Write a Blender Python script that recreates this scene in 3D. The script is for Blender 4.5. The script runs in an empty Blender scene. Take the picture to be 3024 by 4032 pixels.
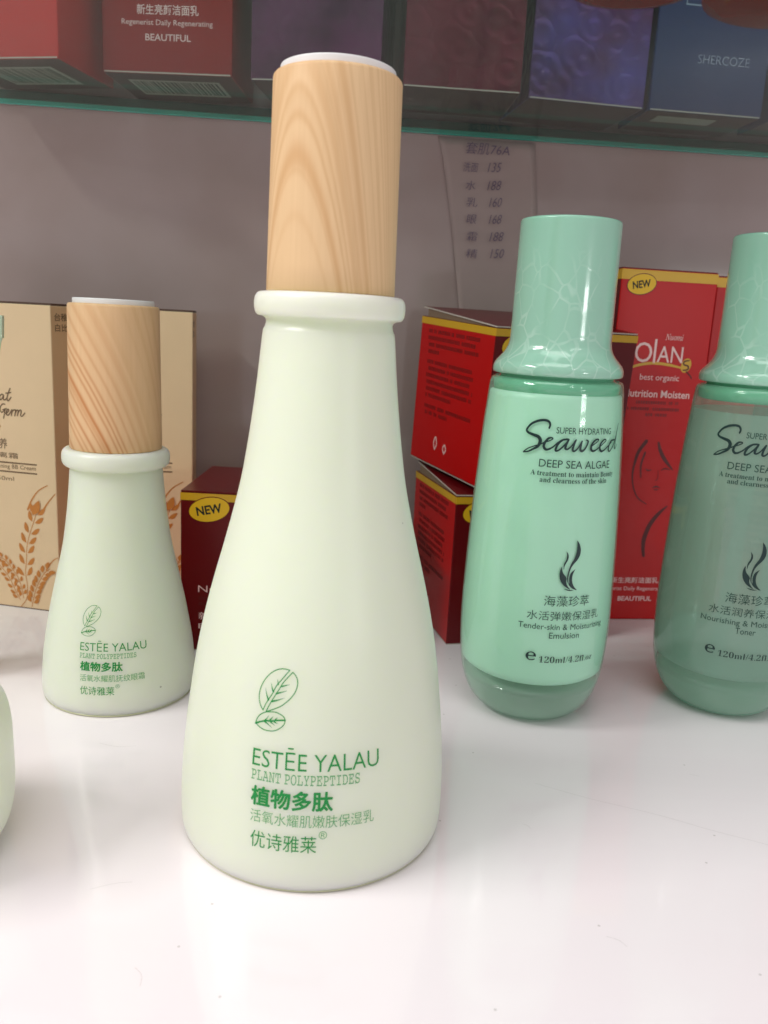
import bpy, bmesh, math, random
from math import sin, cos, radians, pi, atan2, hypot
from mathutils import Vector, Matrix

random.seed(7)
scene = bpy.context.scene
COL = scene.collection
MM = 0.001

# ---------------------------------------------------------------- camera
cam_d = bpy.data.cameras.new("camera")
cam = bpy.data.objects.new("camera", cam_d)
COL.objects.link(cam)
cam_d.sensor_fit = 'VERTICAL'
cam_d.sensor_height = 36.0
cam_d.lens = 29.295
cam_d.clip_start = 0.01
cam_d.clip_end = 20.0
cam_d.dof.use_dof = True
cam_d.dof.focus_distance = 0.255
cam_d.dof.aperture_fstop = 25.0
cam.matrix_world = Matrix.Translation((0, 0, 0.136)) @ Matrix.Rotation(radians(77.5), 4, 'X') @ Matrix.Rotation(radians(3.0), 4, 'Z')
scene.camera = cam

# ---------------------------------------------------------------- world and lamps (indoor shop light)
world = bpy.data.worlds.new("World")
scene.world = world
world.use_nodes = True
bg = world.node_tree.nodes['Background']
bg.inputs[0].default_value = (1.0, 0.95, 0.96, 1)
bg.inputs[1].default_value = 0.48

def area(name, loc, target, sx, sy, power, color=(1, 1, 1)):
    l = bpy.data.lights.new(name, 'AREA')
    l.shape = 'RECTANGLE'; l.size = sx; l.size_y = sy
    l.energy = power; l.color = color
    o = bpy.data.objects.new(name, l)
    COL.objects.link(o)
    o.location = loc
    d = Vector(target) - Vector(loc)
    o.rotation_euler = d.to_track_quat('-Z', 'Y').to_euler()
    return o

area("ceiling_tube_left", (-0.95, 0.06, 0.98), (0, 0.25, 0.05), 1.0, 0.05, 17.5, (1.0, 0.98, 0.95))
area("ceiling_panel", (-0.25, -0.30, 1.70), (0, 0.22, 0.0), 1.3, 0.9, 12.5, (1.0, 0.975, 0.965))
area("shop_lamp_upper", (0.80, -0.67, 0.222), (0.06, 0.278, 0.15), 0.18, 0.036, 0.45)
area("shop_lamp_lower", (0.80, -0.67, 0.176), (0.06, 0.278, 0.15), 0.18, 0.026, 0.32)
for lx, ly, lz, pw in ((0.72, -1.35, 1.46, 0.75), (0.89, -1.31, 1.43, 0.4), (1.26, -1.19, 1.38, 0.9), (0.63, -1.24, 1.70, 0.7)):
    area("ceiling_downlight", (lx, ly, lz), (0.1, 0.3, 0.05), 0.05, 0.05, pw)

scene.view_settings.view_transform = 'Standard'
scene.view_settings.look = 'None'
scene.view_settings.exposure = -0.10
scene.view_settings.gamma = 1.0
scene.cycles.blur_glossy = 0.3
scene.cycles.max_bounces = 10
scene.cycles.transparent_max_bounces = 16

# ---------------------------------------------------------------- materials
def srgb(r, g, b):
    f = lambda c: (c / 255) / 12.92 if c / 255 <= 0.04045 else ((c / 255 + 0.055) / 1.055) ** 2.4
    return (f(r), f(g), f(b), 1)

def new_mat(name):
    m = bpy.data.materials.new(name)
    m.use_nodes = True
    return m, m.node_tree, m.node_tree.nodes['Principled BSDF']

def N(nt, typ, **kw):
    n = nt.nodes.new(typ)
    for k, v in kw.items():
        setattr(n, k, v)
    return n

def plain(name, color, rough=0.5, sss=0.0, coat=0.0, metal=0.0, spec=0.5, vary=0.0, bump=0.0, scale=300):
    m, nt, b = new_mat(name)
    b.inputs['Base Color'].default_value = color
    b.inputs['Roughness'].default_value = rough
    b.inputs['Metallic'].default_value = metal
    b.inputs['Specular IOR Level'].default_value = spec
    if sss:
        b.inputs['Subsurface Weight'].default_value = sss
        b.inputs['Subsurface Radius'].default_value = (1.0, 1.0, 0.7)
        b.inputs['Subsurface Scale'].default_value = 0.004
    if coat:
        b.inputs['Coat Weight'].default_value = coat
        b.inputs['Coat Roughness'].default_value = 0.06
    tc = N(nt, 'ShaderNodeTexCoord')
    no = N(nt, 'ShaderNodeTexNoise')
    no.inputs['Scale'].default_value = scale
    no.inputs['Detail'].default_value = 4
    nt.links.new(tc.outputs['Object'], no.inputs['Vector'])
    if vary:
        mx = N(nt, 'ShaderNodeMix', data_type='RGBA', blend_type='MULTIPLY')
        mx.inputs[0].default_value = vary
        mx.inputs[6].default_value = color
        nt.links.new(no.outputs['Fac'], mx.inputs[7])
        rmp = N(nt, 'ShaderNodeValToRGB')
        rmp.color_ramp.elements[0].position = 0.3
        rmp.color_ramp.elements[1].position = 0.7
        rmp.color_ramp.elements[0].color = (0.45, 0.45, 0.45, 1)
        nt.links.new(no.outputs['Fac'], rmp.inputs[0])
        nt.links.new(rmp.outputs[0], mx.inputs[7])
        nt.links.new(mx.outputs[2], b.inputs['Base Color'])
    if bump:
        bp = N(nt, 'ShaderNodeBump')
        bp.inputs['Strength'].default_value = bump
        bp.inputs['Distance'].default_value = 0.0002
        nt.links.new(no.outputs['Fac'], bp.inputs['Height'])
        nt.links.new(bp.outputs[0], b.inputs['Normal'])
    return m

def frosted_mat(name, color, base_tint):
    """matt sprayed glass filled with cream: soft, very slightly mottled, with a few dark specks"""
    m, nt, b = new_mat(name)
    b.inputs['Roughness'].default_value = 0.33
    b.inputs['Specular IOR Level'].default_value = 0.5
    b.inputs['Subsurface Weight'].default_value = 0.9
    b.inputs['Subsurface Radius'].default_value = (0.9, 1.0, 0.65)
    b.inputs['Subsurface Scale'].default_value = 0.011
    tc = N(nt, 'ShaderNodeTexCoord')
    no = N(nt, 'ShaderNodeTexNoise'); no.inputs['Scale'].default_value = 45; no.inputs['Detail'].default_value = 3
    nt.links.new(tc.outputs['Object'], no.inputs['Vector'])
    mx = N(nt, 'ShaderNodeMix', data_type='RGBA')
    mx.inputs[6].default_value = color; mx.inputs[7].default_value = base_tint
    nt.links.new(no.outputs['Fac'], mx.inputs[0])
    vo = N(nt, 'ShaderNodeTexVoronoi'); vo.inputs['Scale'].default_value = 95; vo.inputs['Randomness'].default_value = 1
    nt.links.new(tc.outputs['Object'], vo.inputs['Vector'])
    wn = N(nt, 'ShaderNodeMath', operation='LESS_THAN'); wn.inputs[1].default_value = 0.034
    nt.links.new(vo.outputs['Distance'], wn.inputs[0])
    sp = N(nt, 'ShaderNodeSeparateColor'); nt.links.new(vo.outputs['Color'], sp.inputs[0])
    pk = N(nt, 'ShaderNodeMath', operation='GREATER_THAN'); pk.inputs[1].default_value = 0.86
    nt.links.new(sp.outputs[0], pk.inputs[0])
    mu = N(nt, 'ShaderNodeMath', operation='MULTIPLY')
    nt.links.new(wn.outputs[0], mu.inputs[0]); nt.links.new(pk.outputs[0], mu.inputs[1])
    m2 = N(nt, 'ShaderNodeMath', operation='MULTIPLY'); m2.inputs[1].default_value = 0.55
    nt.links.new(mu.outputs[0], m2.inputs[0])
    mx2 = N(nt, 'ShaderNodeMix', data_type='RGBA'); mx2.inputs[7].default_value = (0.18, 0.16, 0.12, 1)
    nt.links.new(m2.outputs[0], mx2.inputs[0]); nt.links.new(mx.outputs[2], mx2.inputs[6])
    nt.links.new(mx2.outputs[2], b.inputs['Base Color'])
    n2 = N(nt, 'ShaderNodeTexNoise'); n2.inputs['Scale'].default_value = 2500
    nt.links.new(tc.outputs['Object'], n2.inputs['Vector'])
    bp = N(nt, 'ShaderNodeBump'); bp.inputs['Strength'].default_value = 0.08; bp.inputs['Distance'].default_value = 0.0001
    nt.links.new(n2.outputs['Fac'], bp.inputs['Height']); nt.links.new(bp.outputs[0], b.inputs['Normal'])
    return m

def wood_mat(name, phi0, arch, light, mid, dark, bands, gfar, seed):
    """turned pine: cathedral grain drawn by bands of v + arch * u^2 round the axis"""
    m, nt, b = new_mat(name)
    L = nt.links.new
    b.inputs['Roughness'].default_value = 0.5
    b.inputs['Specular IOR Level'].default_value = 0.3
    tc = N(nt, 'ShaderNodeTexCoord')
    sp = N(nt, 'ShaderNodeSeparateXYZ'); L(tc.outputs['Object'], sp.inputs[0])
    def M(op, a, c=None, d=None):
        n = N(nt, 'ShaderNodeMath', operation=op)
        for i, v in enumerate((a, c, d)):
            if v is None: continue
            if isinstance(v, (int, float)): n.inputs[i].default_value = v
            else: L(v, n.inputs[i])
        return n.outputs[0]
    ny = M('MULTIPLY', sp.outputs['Y'], -1.0)
    phi = M('ARCTAN2', sp.outputs['X'], ny)
    u = M('MULTIPLY', M('SUBTRACT', phi, phi0), 15.5)                 # mm round the cap
    v = M('MULTIPLY', sp.outputs['Z'], 1000.0)
    wob = N(nt, 'ShaderNodeTexNoise'); wob.inputs['Scale'].default_value = 38; wob.inputs['Detail'].default_value = 2
    L(tc.outputs['Object'], wob.inputs['Vector'])
    wv = M('MULTIPLY', M('SUBTRACT', wob.outputs['Fac'], 0.5), 3.0)
    au = M('ABSOLUTE', u)
    steep = M('POWER', au, 1.9)
    g = M('ADD', M('ADD', v, M('MULTIPLY', steep, arch)), wv)
    tot = None
    for g0, w, amp in bands:                                          # growth rings
        d = M('DIVIDE', M('SUBTRACT', g, g0), w)
        ex = M('MULTIPLY', M('POWER', 2.718, M('MULTIPLY', M('MULTIPLY', d, d), -1.0)), amp)
        tot = ex if tot is None else M('MAXIMUM', tot, ex)
    n1 = N(nt, 'ShaderNodeTexNoise', noise_dimensions='1D'); n1.inputs['Scale'].default_value = 0.13
    n1.inputs['Detail'].default_value = 2.0
    L(M('ADD', g, seed), n1.inputs['W'])
    far = N(nt, 'ShaderNodeMapRange', interpolation_type='SMOOTHSTEP')
    far.inputs[1].default_value = gfar; far.inputs[2].default_value = gfar + 12; far.inputs[3].default_value = 0; far.inputs[4].default_value = 0.45
    L(g, far.inputs[0])
    fn = N(nt, 'ShaderNodeMapRange', interpolation_type='SMOOTHSTEP'); fn.inputs[1].default_value = 0.42; fn.inputs[2].default_value = 0.66
    L(n1.outputs['Fac'], fn.inputs[0])
    rb = N(nt, 'ShaderNodeMix', data_type='RGBA'); rb.inputs[6].default_value = light; rb.inputs[7].default_value = mid
    L(M('MULTIPLY', fn.outputs[0], far.outputs[0]), rb.inputs[0])
    rp = N(nt, 'ShaderNodeMix', data_type='RGBA'); rp.inputs[7].default_value = dark
    L(rb.outputs[2], rp.inputs[6]); L(tot, rp.inputs[0])
    # fine fibre streaks along the axis
    mp = N(nt, 'ShaderNodeCombineXYZ'); L(M('MULTIPLY', phi, 16), mp.inputs[0]); L(M('MULTIPLY', v, 0.035), mp.inputs[1])
    n2 = N(nt, 'ShaderNodeTexNoise'); n2.inputs['Scale'].default_value = 1.0; n2.inputs['Detail'].default_value = 6
    L(mp.outputs[0], n2.inputs['Vector'])
    rp2 = N(nt, 'ShaderNodeValToRGB'); rp2.color_ramp.elements[0].position = 0.3; rp2.color_ramp.elements[1].position = 0.7
    rp2.color_ramp.elements[0].color = (0.86, 0.80, 0.72, 1); rp2.color_ramp.elements[1].color = (1.05, 1.04, 1.02, 1)
    L(n2.outputs['Fac'], rp2.inputs[0])
    mx = N(nt, 'ShaderNodeMix', data_type='RGBA', blend_type='MULTIPLY'); mx.inputs[0].default_value = 0.22
    L(rp.outputs[2], mx.inputs[6]); L(rp2.outputs[0], mx.inputs[7])
    L(mx.outputs[2], b.inputs['Base Color'])
    return m

def crackle_cap_mat(name):
    """glossy mint plastic printed with paler branching coral lines on its lower part"""
    m, nt, b = new_mat(name)
    L = nt.links.new
    b.inputs['Roughness'].default_value = 0.14
    b.inputs['Coat Weight'].default_value = 0.6
    b.inputs['Coat Roughness'].default_value = 0.04
    b.inputs['Subsurface Weight'].default_value = 0.3
    b.inputs['Subsurface Radius'].default_value = (0.6, 1.0, 0.8)
    b.inputs['Subsurface Scale'].default_value = 0.004
    tc = N(nt, 'ShaderNodeTexCoord')
    mp = N(nt, 'ShaderNodeMapping'); mp.inputs['Scale'].default_value = (1, 1, 0.75)
    L(tc.outputs['Object'], mp.inputs[0])
    no = N(nt, 'ShaderNodeTexNoise'); no.inputs['Scale'].default_value = 90; L(mp.outputs[0], no.inputs['Vector'])
    mx0 = N(nt, 'ShaderNodeMix', data_type='RGBA', blend_type='LINEAR_LIGHT'); mx0.inputs[0].default_value = 0.0015
    L(mp.outputs[0], mx0.inputs[6]); L(no.outputs['Color'], mx0.inputs[7])
    vo = N(nt, 'ShaderNodeTexVoronoi', feature='DISTANCE_TO_EDGE'); vo.inputs['Scale'].default_value = 160
    L(mx0.outputs[2], vo.inputs['Vector'])
    mr = N(nt, 'ShaderNodeMapRange'); mr.inputs[1].default_value = 0.02; mr.inputs[2].default_value = 0.05
    mr.inputs[3].default_value = 1; mr.inputs[4].default_value = 0
    L(vo.outputs['Distance'], mr.inputs[0])
    sp = N(nt, 'ShaderNodeSeparateXYZ'); L(tc.outputs['Object'], sp.inputs[0])
    fz = N(nt, 'ShaderNodeMapRange'); fz.inputs[1].default_value = 0.148; fz.inputs[2].default_value = 0.166
    fz.inputs[3].default_value = 1; fz.inputs[4].default_value = 0
    L(sp.outputs['Z'], fz.inputs[0])
    n3 = N(nt, 'ShaderNodeTexNoise'); n3.inputs['Scale'].default_value = 60; L(tc.outputs['Object'], n3.inputs['Vector'])
    br = N(nt, 'ShaderNodeMapRange'); br.inputs[1].default_value = 0.40; br.inputs[2].default_value = 0.55
    L(n3.outputs['Fac'], br.inputs[0])
    mu = N(nt, 'ShaderNodeMath', operation='MULTIPLY'); L(mr.outputs[0], mu.inputs[0]); L(fz.outputs[0], mu.inputs[1])
    mu2 = N(nt, 'ShaderNodeMath', operation='MULTIPLY'); L(mu.outputs[0], mu2.inputs[0]); L(br.outputs[0], mu2.inputs[1])
    mu3 = N(nt, 'ShaderNodeMath', operation='MULTIPLY'); L(mu2.outputs[0], mu3.inputs[0]); mu3.inputs[1].default_value = 0.40
    mx = N(nt, 'ShaderNodeMix', data_type='RGBA')
    mx.inputs[6].default_value = srgb(158, 206, 184); mx.inputs[7].default_value = srgb(205, 233, 220)
    L(mu3.outputs[0], mx.inputs[0]); L(mx.outputs[2], b.inputs['Base Color'])
    bp = N(nt, 'ShaderNodeBump'); bp.inputs['Strength'].default_value = 0.15; bp.inputs['Distance'].default_value = 0.0002
    L(mu2.outputs[0], bp.inputs['Height']); L(bp.outputs[0], b.inputs['Normal'])
    return m

def shell_mat(name, tint, edge, body=0.10, edge_w=0.85, ior=1.5):
    """thin clear green bottle glass: tinted see-through face, greener towards grazing, with a mirror gloss"""
    m, nt, b = new_mat(name)
    L = nt.links.new
    out = nt.nodes['Material Output']
    tr = N(nt, 'ShaderNodeBsdfTransparent'); tr.inputs[0].default_value = tint
    df = N(nt, 'ShaderNodeBsdfDiffuse'); df.inputs[0].default_value = edge
    tl = N(nt, 'ShaderNodeBsdfTranslucent'); tl.inputs[0].default_value = edge
    ad = N(nt, 'ShaderNodeMixShader'); ad.inputs[0].default_value = 0.5
    L(df.outputs[0], ad.inputs[1]); L(tl.outputs[0], ad.inputs[2])
    lw = N(nt, 'ShaderNodeLayerWeight'); lw.inputs[0].default_value = 0.5
    pw = N(nt, 'ShaderNodeMath', operation='POWER'); L(lw.outputs['Facing'], pw.inputs[0]); pw.inputs[1].default_value = 3.0
    mr = N(nt, 'ShaderNodeMapRange'); mr.inputs[3].default_value = body; mr.inputs[4].default_value = edge_w
    L(pw.outputs[0], mr.inputs[0])
    mx = N(nt, 'ShaderNodeMixShader'); L(mr.outputs[0], mx.inputs[0]); L(tr.outputs[0], mx.inputs[1]); L(ad.outputs[0], mx.inputs[2])
    gl = N(nt, 'ShaderNodeBsdfGlossy'); gl.inputs['Roughness'].default_value = 0.05
    ge = N(nt, 'ShaderNodeNewGeometry')                     # thin wall: the same gloss from both sides
    io = N(nt, 'ShaderNodeMapRange'); io.inputs[3].default_value = ior; io.inputs[4].default_value = 1 / ior
    L(ge.outputs['Backfacing'], io.inputs[0])
    fr = N(nt, 'ShaderNodeFresnel'); L(io.outputs[0], fr.inputs[0])
    mg = N(nt, 'ShaderNodeMixShader'); L(fr.outputs[0], mg.inputs[0]); L(mx.outputs[0], mg.inputs[1]); L(gl.outputs[0], mg.inputs[2])
    L(mg.outputs[0], out.inputs[0])
    return m

def table_mat():
    m, nt, b = new_mat("white_gloss_laminate")
    L = nt.links.new
    tc = N(nt, 'ShaderNodeTexCoord')
    no = N(nt, 'ShaderNodeTexNoise'); no.inputs['Scale'].default_value = 9; no.inputs['Detail'].default_value = 3
    L(tc.outputs['Object'], no.inputs['Vector'])
    mx = N(nt, 'ShaderNodeMix', data_type='RGBA')
    mx.inputs[6].default_value = (0.88, 0.815, 0.845, 1); mx.inputs[7].default_value = (0.85, 0.81, 0.835, 1)
    L(no.outputs['Fac'], mx.inputs[0])
    # sparse dust specks
    vo = N(nt, 'ShaderNodeTexVoronoi', voronoi_dimensions='2D'); vo.inputs['Scale'].default_value = 75
    L(tc.outputs['Object'], vo.inputs['Vector'])
    lt = N(nt, 'ShaderNodeMath', operation='LESS_THAN'); lt.inputs[1].default_value = 0.025; L(vo.outputs['Distance'], lt.inputs[0])
    sc = N(nt, 'ShaderNodeSeparateColor'); L(vo.outputs['Color'], sc.inputs[0])
    gt = N(nt, 'ShaderNodeMath', operation='GREATER_THAN'); gt.inputs[1].default_value = 0.88; L(sc.outputs[1], gt.inputs[0])
    mu = N(nt, 'ShaderNodeMath', operation='MULTIPLY'); L(lt.outputs[0], mu.inputs[0]); L(gt.outputs[0], mu.inputs[1])
    m3 = N(nt, 'ShaderNodeMath', operation='MULTIPLY'); L(mu.outputs[0], m3.inputs[0]); m3.inputs[1].default_value = 0.45
    mx2 = N(nt, 'ShaderNodeMix', data_type='RGBA'); mx2.inputs[7].default_value = (0.35, 0.32, 0.30, 1)
    L(m3.outputs[0], mx2.inputs[0]); L(mx.outputs[2], mx2.inputs[6])
    L(mx2.outputs[2], b.inputs['Base Color'])
    sm = N(nt, 'ShaderNodeTexNoise'); sm.inputs['Scale'].default_value = 16; sm.inputs['Detail'].default_value = 5
    L(tc.outputs['Object'], sm.inputs['Vector'])
    rg = N(nt, 'ShaderNodeMapRange'); rg.inputs[1].default_value = 0.35; rg.inputs[2].default_value = 0.7
    rg.inputs[3].default_value = 0.035; rg.inputs[4].default_value = 0.10
    L(sm.outputs['Fac'], rg.inputs[0]); L(rg.outputs[0], b.inputs['Roughness'])
    b.inputs['Specular IOR Level'].default_value = 0.7
    # laminate ripple
    n2 = N(nt, 'ShaderNodeTexNoise'); n2.inputs['Scale'].default_value = 60; n2.inputs['Detail'].default_value = 2
    mp = N(nt, 'ShaderNodeMapping'); mp.inputs['Scale'].default_value = (0.22, 1.6, 1.0)
    L(tc.outputs['Object'], mp.inputs[0]); L(mp.outputs[0], n2.inputs['Vector'])
    bp = N(nt, 'ShaderNodeBump'); bp.inputs['Strength'].default_value = 0.12; bp.inputs['Distance'].default_value = 0.0006
    L(n2.outputs['Fac'], bp.inputs['Height']); L(bp.outputs[0], b.inputs['Normal'])
    return m

def wall_mat():
    m, nt, b = new_mat("mauve_gloss_panel")
    L = nt.links.new
    tc = N(nt, 'ShaderNodeTexCoord')
    no = N(nt, 'ShaderNodeTexNoise'); no.inputs['Scale'].default_value = 14; no.inputs['Detail'].default_value = 3
    L(tc.outputs['Object'], no.inputs['Vector'])
    rp = N(nt, 'ShaderNodeValToRGB')
    rp.color_ramp.elements[0].position = 0.3; rp.color_ramp.elements[0].color = (0.41, 0.300, 0.275, 1)
    rp.color_ramp.elements[1].position = 0.7; rp.color_ramp.elements[1].color = (0.48, 0.372, 0.365, 1)
    L(no.outputs['Fac'], rp.inputs[0]); L(rp.outputs[0], b.inputs['Base Color'])
    b.inputs['Roughness'].default_value = 0.09
    b.inputs['Specular IOR Level'].default_value = 0.6
    return m

def stretch_foil(name, c1, c2, emboss=0.2):
    """foil carton with an embossed flower-like relief"""
    m, nt, b = new_mat(name)
    L = nt.links.new
    tc = N(nt, 'ShaderNodeTexCoord')
    no = N(nt, 'ShaderNodeTexNoise'); no.inputs['Scale'].default_value = 40; no.inputs['Detail'].default_value = 3
    L(tc.outputs['Object'], no.inputs['Vector'])
    rp = N(nt, 'ShaderNodeValToRGB')
    rp.color_ramp.elements[0].position = 0.35; rp.color_ramp.elements[0].color = c1
    rp.color_ramp.elements[1].position = 0.65; rp.color_ramp.elements[1].color = c2
    L(no.outputs['Fac'], rp.inputs[0]); L(rp.outputs[0], b.inputs['Base Color'])
    b.inputs['Roughness'].default_value = 0.3
    b.inputs['Metallic'].default_value = 0.5
    vo = N(nt, 'ShaderNodeTexVoronoi'); vo.inputs['Scale'].default_value = 90
    L(tc.outputs['Object'], vo.inputs['Vector'])
    wv = N(nt, 'ShaderNodeMath', operation='SINE')
    ml = N(nt, 'ShaderNodeMath', operation='MULTIPLY'); ml.inputs[1].default_value = 14
    L(vo.outputs['Distance'], ml.inputs[0]); L(ml.outputs[0], wv.inputs[0])
    bp = N(nt, 'ShaderNodeBump'); bp.inputs['Strength'].default_value = emboss; bp.inputs['Distance'].default_value = 0.0005
    L(wv.outputs[0], bp.inputs['Height']); L(bp.outputs[0], b.inputs['Normal'])
    return m

M_FROST = frosted_mat("frosted_cream_glass", (0.77, 0.82, 0.68, 1), (0.75, 0.805, 0.66, 1))
M_BASEGLASS = plain("thick_glass_foot", (0.62, 0.64, 0.42, 1), 0.15)
M_WHITE = plain("white_plastic_disc", (0.80, 0.80, 0.80, 1), 0.35)
M_WOOD_BIG = wood_mat("pale_pine", -0.53, 0.28, (0.74, 0.515, 0.29, 1), (0.62, 0.395, 0.20, 1), (0.60, 0.35, 0.16, 1),
                      [(160, 1.6, .22), (173, 3.0, .75), (170.0, 1.4, .4), (181.5, 1.3, .5), (187, 1.4, .45), (193, 2.8, .45), (202, 3.5, .4), (213, 5, .5)], 180, 14.0)
M_WOOD_SMALL = wood_mat("reddish_pine", -1.35, 0.064, (0.76, 0.50, 0.28, 1), (0.68, 0.42, 0.21, 1), (0.56, 0.235, 0.085, 1),
                        [(91.0, 1.0, .8), (94.6, .9, .75), (100.8, .8, .6), (103.6, .7, .5), (107.2, .9, .8), (112.4, .8, .6), (117.0, 1.3, 1.0), (115.0, 2.2, .45),
                         (123.0, .9, .65), (126.4, .8, .7), (129.8, 1.0, .6), (136.5, 1.1, .4), (143, 1.4, .3), (152, 2.0, .25)], 138, 4.0)
M_GREENINK = plain("green_ink", srgb(0, 140, 62), 0.55)
M_GREENINK2 = plain("thin_green_ink", srgb(95, 165, 110), 0.55)
M_DARKINK = plain("dark_teal_ink", srgb(8, 44, 44), 0.4)
M_DARKINK2 = plain("grey_teal_ink", srgb(24, 64, 56), 0.5)
M_CAP = crackle_cap_mat("mint_cap")
M_LOTION = plain("mint_lotion", srgb(190, 238, 212), 0.35, sss=0.3, vary=0.04, scale=30)
M_SHELL = shell_mat("green_bottle_glass", (0.95, 0.99, 0.97, 1), srgb(192, 236, 214), 0.03, 0.6)
M_SHELL2 = shell_mat("green_clear_bottle_glass", (0.90, 0.97, 0.94, 1), srgb(190, 234, 214), 0.22, 0.7)
M_THICK = shell_mat("thick_green_glass", (0.85, 0.95, 0.90, 1), srgb(208, 236, 220), 0.55, 0.85)
M_RING = plain("green_glass_shoulder", srgb(112, 186, 150), 0.08, coat=0.5)
M_TUBEGREEN = plain("pale_green_tube", srgb(182, 202, 176), 0.3)
M_DIP = shell_mat("clear_dip_tube", (0.88, 0.92, 0.90, 1), srgb(205, 220, 212), 0.22, 0.6)
M_CREAMBOX = plain("kraft_cream_card", srgb(236, 204, 164), 0.5, vary=0.06, scale=60)
M_CREAMSIDE = plain("kraft_brown_card", srgb(222, 184, 142), 0.55)
M_CREAMTOP = plain("brown_lid_card", srgb(88, 62, 52), 0.6)
M_BROWNINK = plain("brown_ink", srgb(112, 86, 60), 0.6)
M_WHEAT = plain("wheat_orange_ink", srgb(206, 128, 50), 0.5, vary=0.25, scale=120)
M_RED = plain("red_gloss_card", srgb(196, 4, 8), 0.32, spec=0.28, vary=0.10, scale=25)
M_REDBRIGHT = plain("bright_red_card", srgb(214, 34, 32), 0.25, coat=0.3)
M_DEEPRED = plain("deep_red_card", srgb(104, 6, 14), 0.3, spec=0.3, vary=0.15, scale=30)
M_DEEPRED2 = plain("crimson_card", srgb(150, 14, 16), 0.3, spec=0.3)
M_GOLD = plain("gold_print", srgb(214, 164, 30), 0.35)
M_CARDIN = plain("grey_card_inside", srgb(136, 112, 92), 0.7)
M_STICKER = plain("yellow_sticker", srgb(232, 182, 20), 0.4)
M_BLACKINK = plain("black_ink", srgb(18, 16, 14), 0.5)
M_DARKREDINK = plain("dark_red_ink", srgb(84, 8, 10), 0.5)
M_PINKINK = plain("pale_pink_ink", srgb(246, 208, 206), 0.5)
M_WHITEINK = plain("white_ink", srgb(240, 232, 230), 0.5)
M_EDGEWHITE = plain("white_card_edge", srgb(200, 190, 180), 0.6)
M_PURPLE = stretch_foil("dark_purple_foil", (0.07, 0.018, 0.06, 1), (0.17, 0.04, 0.13, 1))
M_MAROON = stretch_foil("maroon_foil", (0.12, 0.008, 0.025, 1), (0.20, 0.018, 0.045, 1), 0.2)
M_VIOLET = stretch_foil("violet_foil", (0.10, 0.03, 0.12, 1), (0.09, 0.06, 0.30, 1), 0.22)
M_BLUE = plain("blue_card", srgb(30, 54, 106), 0.25, vary=0.15, scale=30)
M_SILVERINK = plain("silver_ink", srgb(150, 165, 190), 0.25, metal=0.8)
M_BOXBOTTOM = plain("dark_card_bottom", srgb(92, 60, 56), 0.6)
M_LABEL = plain("barcode_label", srgb(196, 190, 176), 0.6)
M_JARRED = plain("dark_red_jar", srgb(150, 16, 16), 0.2, coat=0.3)
M_PAPER = plain("curled_note_paper", (0.455, 0.345, 0.325, 1), 0.25, vary=0.08, scale=40)
M_PEN = plain("blue_black_pen", srgb(112, 94, 118), 0.6)
M_SHELFEDGE = plain("turquoise_glass_edge", (0.06, 0.52, 0.42, 1), 0.15)
M_EDGECORE = plain("dark_green_glass_core", srgb(40, 82, 72), 0.15)
M_TABLE = table_mat()
M_WALL = wall_mat()

# ---------------------------------------------------------------- object helpers
def mesh_obj(name, verts, faces, mat, parent=None, smooth=False, mats=None, fmat=None):
    me = bpy.data.meshes.new(name)
    me.from_pydata([tuple(v) for v in verts], [], faces)
    for mm in (mats or [mat]):
        me.materials.append(mm)
    if fmat:
        for p, i in zip(me.polygons, fmat): p.material_index = i
    if smooth:
        me.polygons.foreach_set('use_smooth', [True] * len(me.polygons))
    me.update()
    o = bpy.data.objects.new(name, me)
    COL.objects.link(o)
    if parent: o.parent = parent
    return o

def thing(name, label, cat, loc, rotz=0.0, group=None, rx=0.0):
    o = bpy.data.objects.new(name, None)
    COL.objects.link(o)
    o.empty_display_size = 0.01
    o.location = loc
    o.rotation_euler = (rx, 0, rotz)
    o['label'] = label; o['category'] = cat
    if group: o['group'] = group
    return o

def tag(o, label, cat, group=None):
    o['label'] = label; o['category'] = cat
    if group: o['group'] = group
    return o

def struct(o):
    o['kind'] = 'structure'
    return o

def catmull(pts, n=6):
    out = []
    P = [pts[0]] + list(pts) + [pts[-1]]
    for i in range(1, len(P) - 2):
        p0, p1, p2, p3 = P[i - 1], P[i], P[i + 1], P[i + 2]
        for k in range(n):
            t = k / n
            out.append(tuple(0.5 * ((2 * b) + (-a + c) * t + (2 * a - 5 * b + 4 * c - d) * t * t + (-a + 3 * b - 3 * c + d) * t ** 3)
                             for a, b, c, d in zip(p0, p1, p2, p3)))
    out.append(tuple(pts[-1]))
    return out

def lathe(name, prof, mat, parent, segs=128, close=True):
    """prof: (r, z) in mm from bottom to top"""
    V = []; F = []
    for r, z in prof:
        for i in range(segs):
            a = 2 * pi * i / segs
            V.append((r * MM * cos(a), r * MM * sin(a), z * MM))
    for j in range(len(prof) - 1):
        for i in range(segs):
            k = (i + 1) % segs
            F.append((j * segs + i, j * segs + k, (j + 1) * segs + k, (j + 1) * segs + i))
    if close:
        F.append(tuple(range(segs - 1, -1, -1)))
        F.append(tuple((len(prof) - 1) * segs + i for i in range(segs)))
    o = mesh_obj(name, V, F, mat, parent, smooth=True)
    if close:
        o.data.polygons[-1].use_smooth = False
        o.data.polygons[-2].use_smooth = False
    return o

def rounded(r0, z0, r1, z1, e=0.5):
    """a plain cylinder profile with small rounded rims"""
    p = [(r0 - e, z0), (r0 - e * 0.3, z0 + e * 0.3), (r0, z0 + e), (r0, z0 + e * 1.5)]
    p += [(r1, z1 - e * 1.5), (r1, z1 - e), (r1 - e * 0.3, z1 - e * 0.3), (r1 - e, z1), (r1 - 1.5 * e, z1 + 0.001)]
    return p

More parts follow.
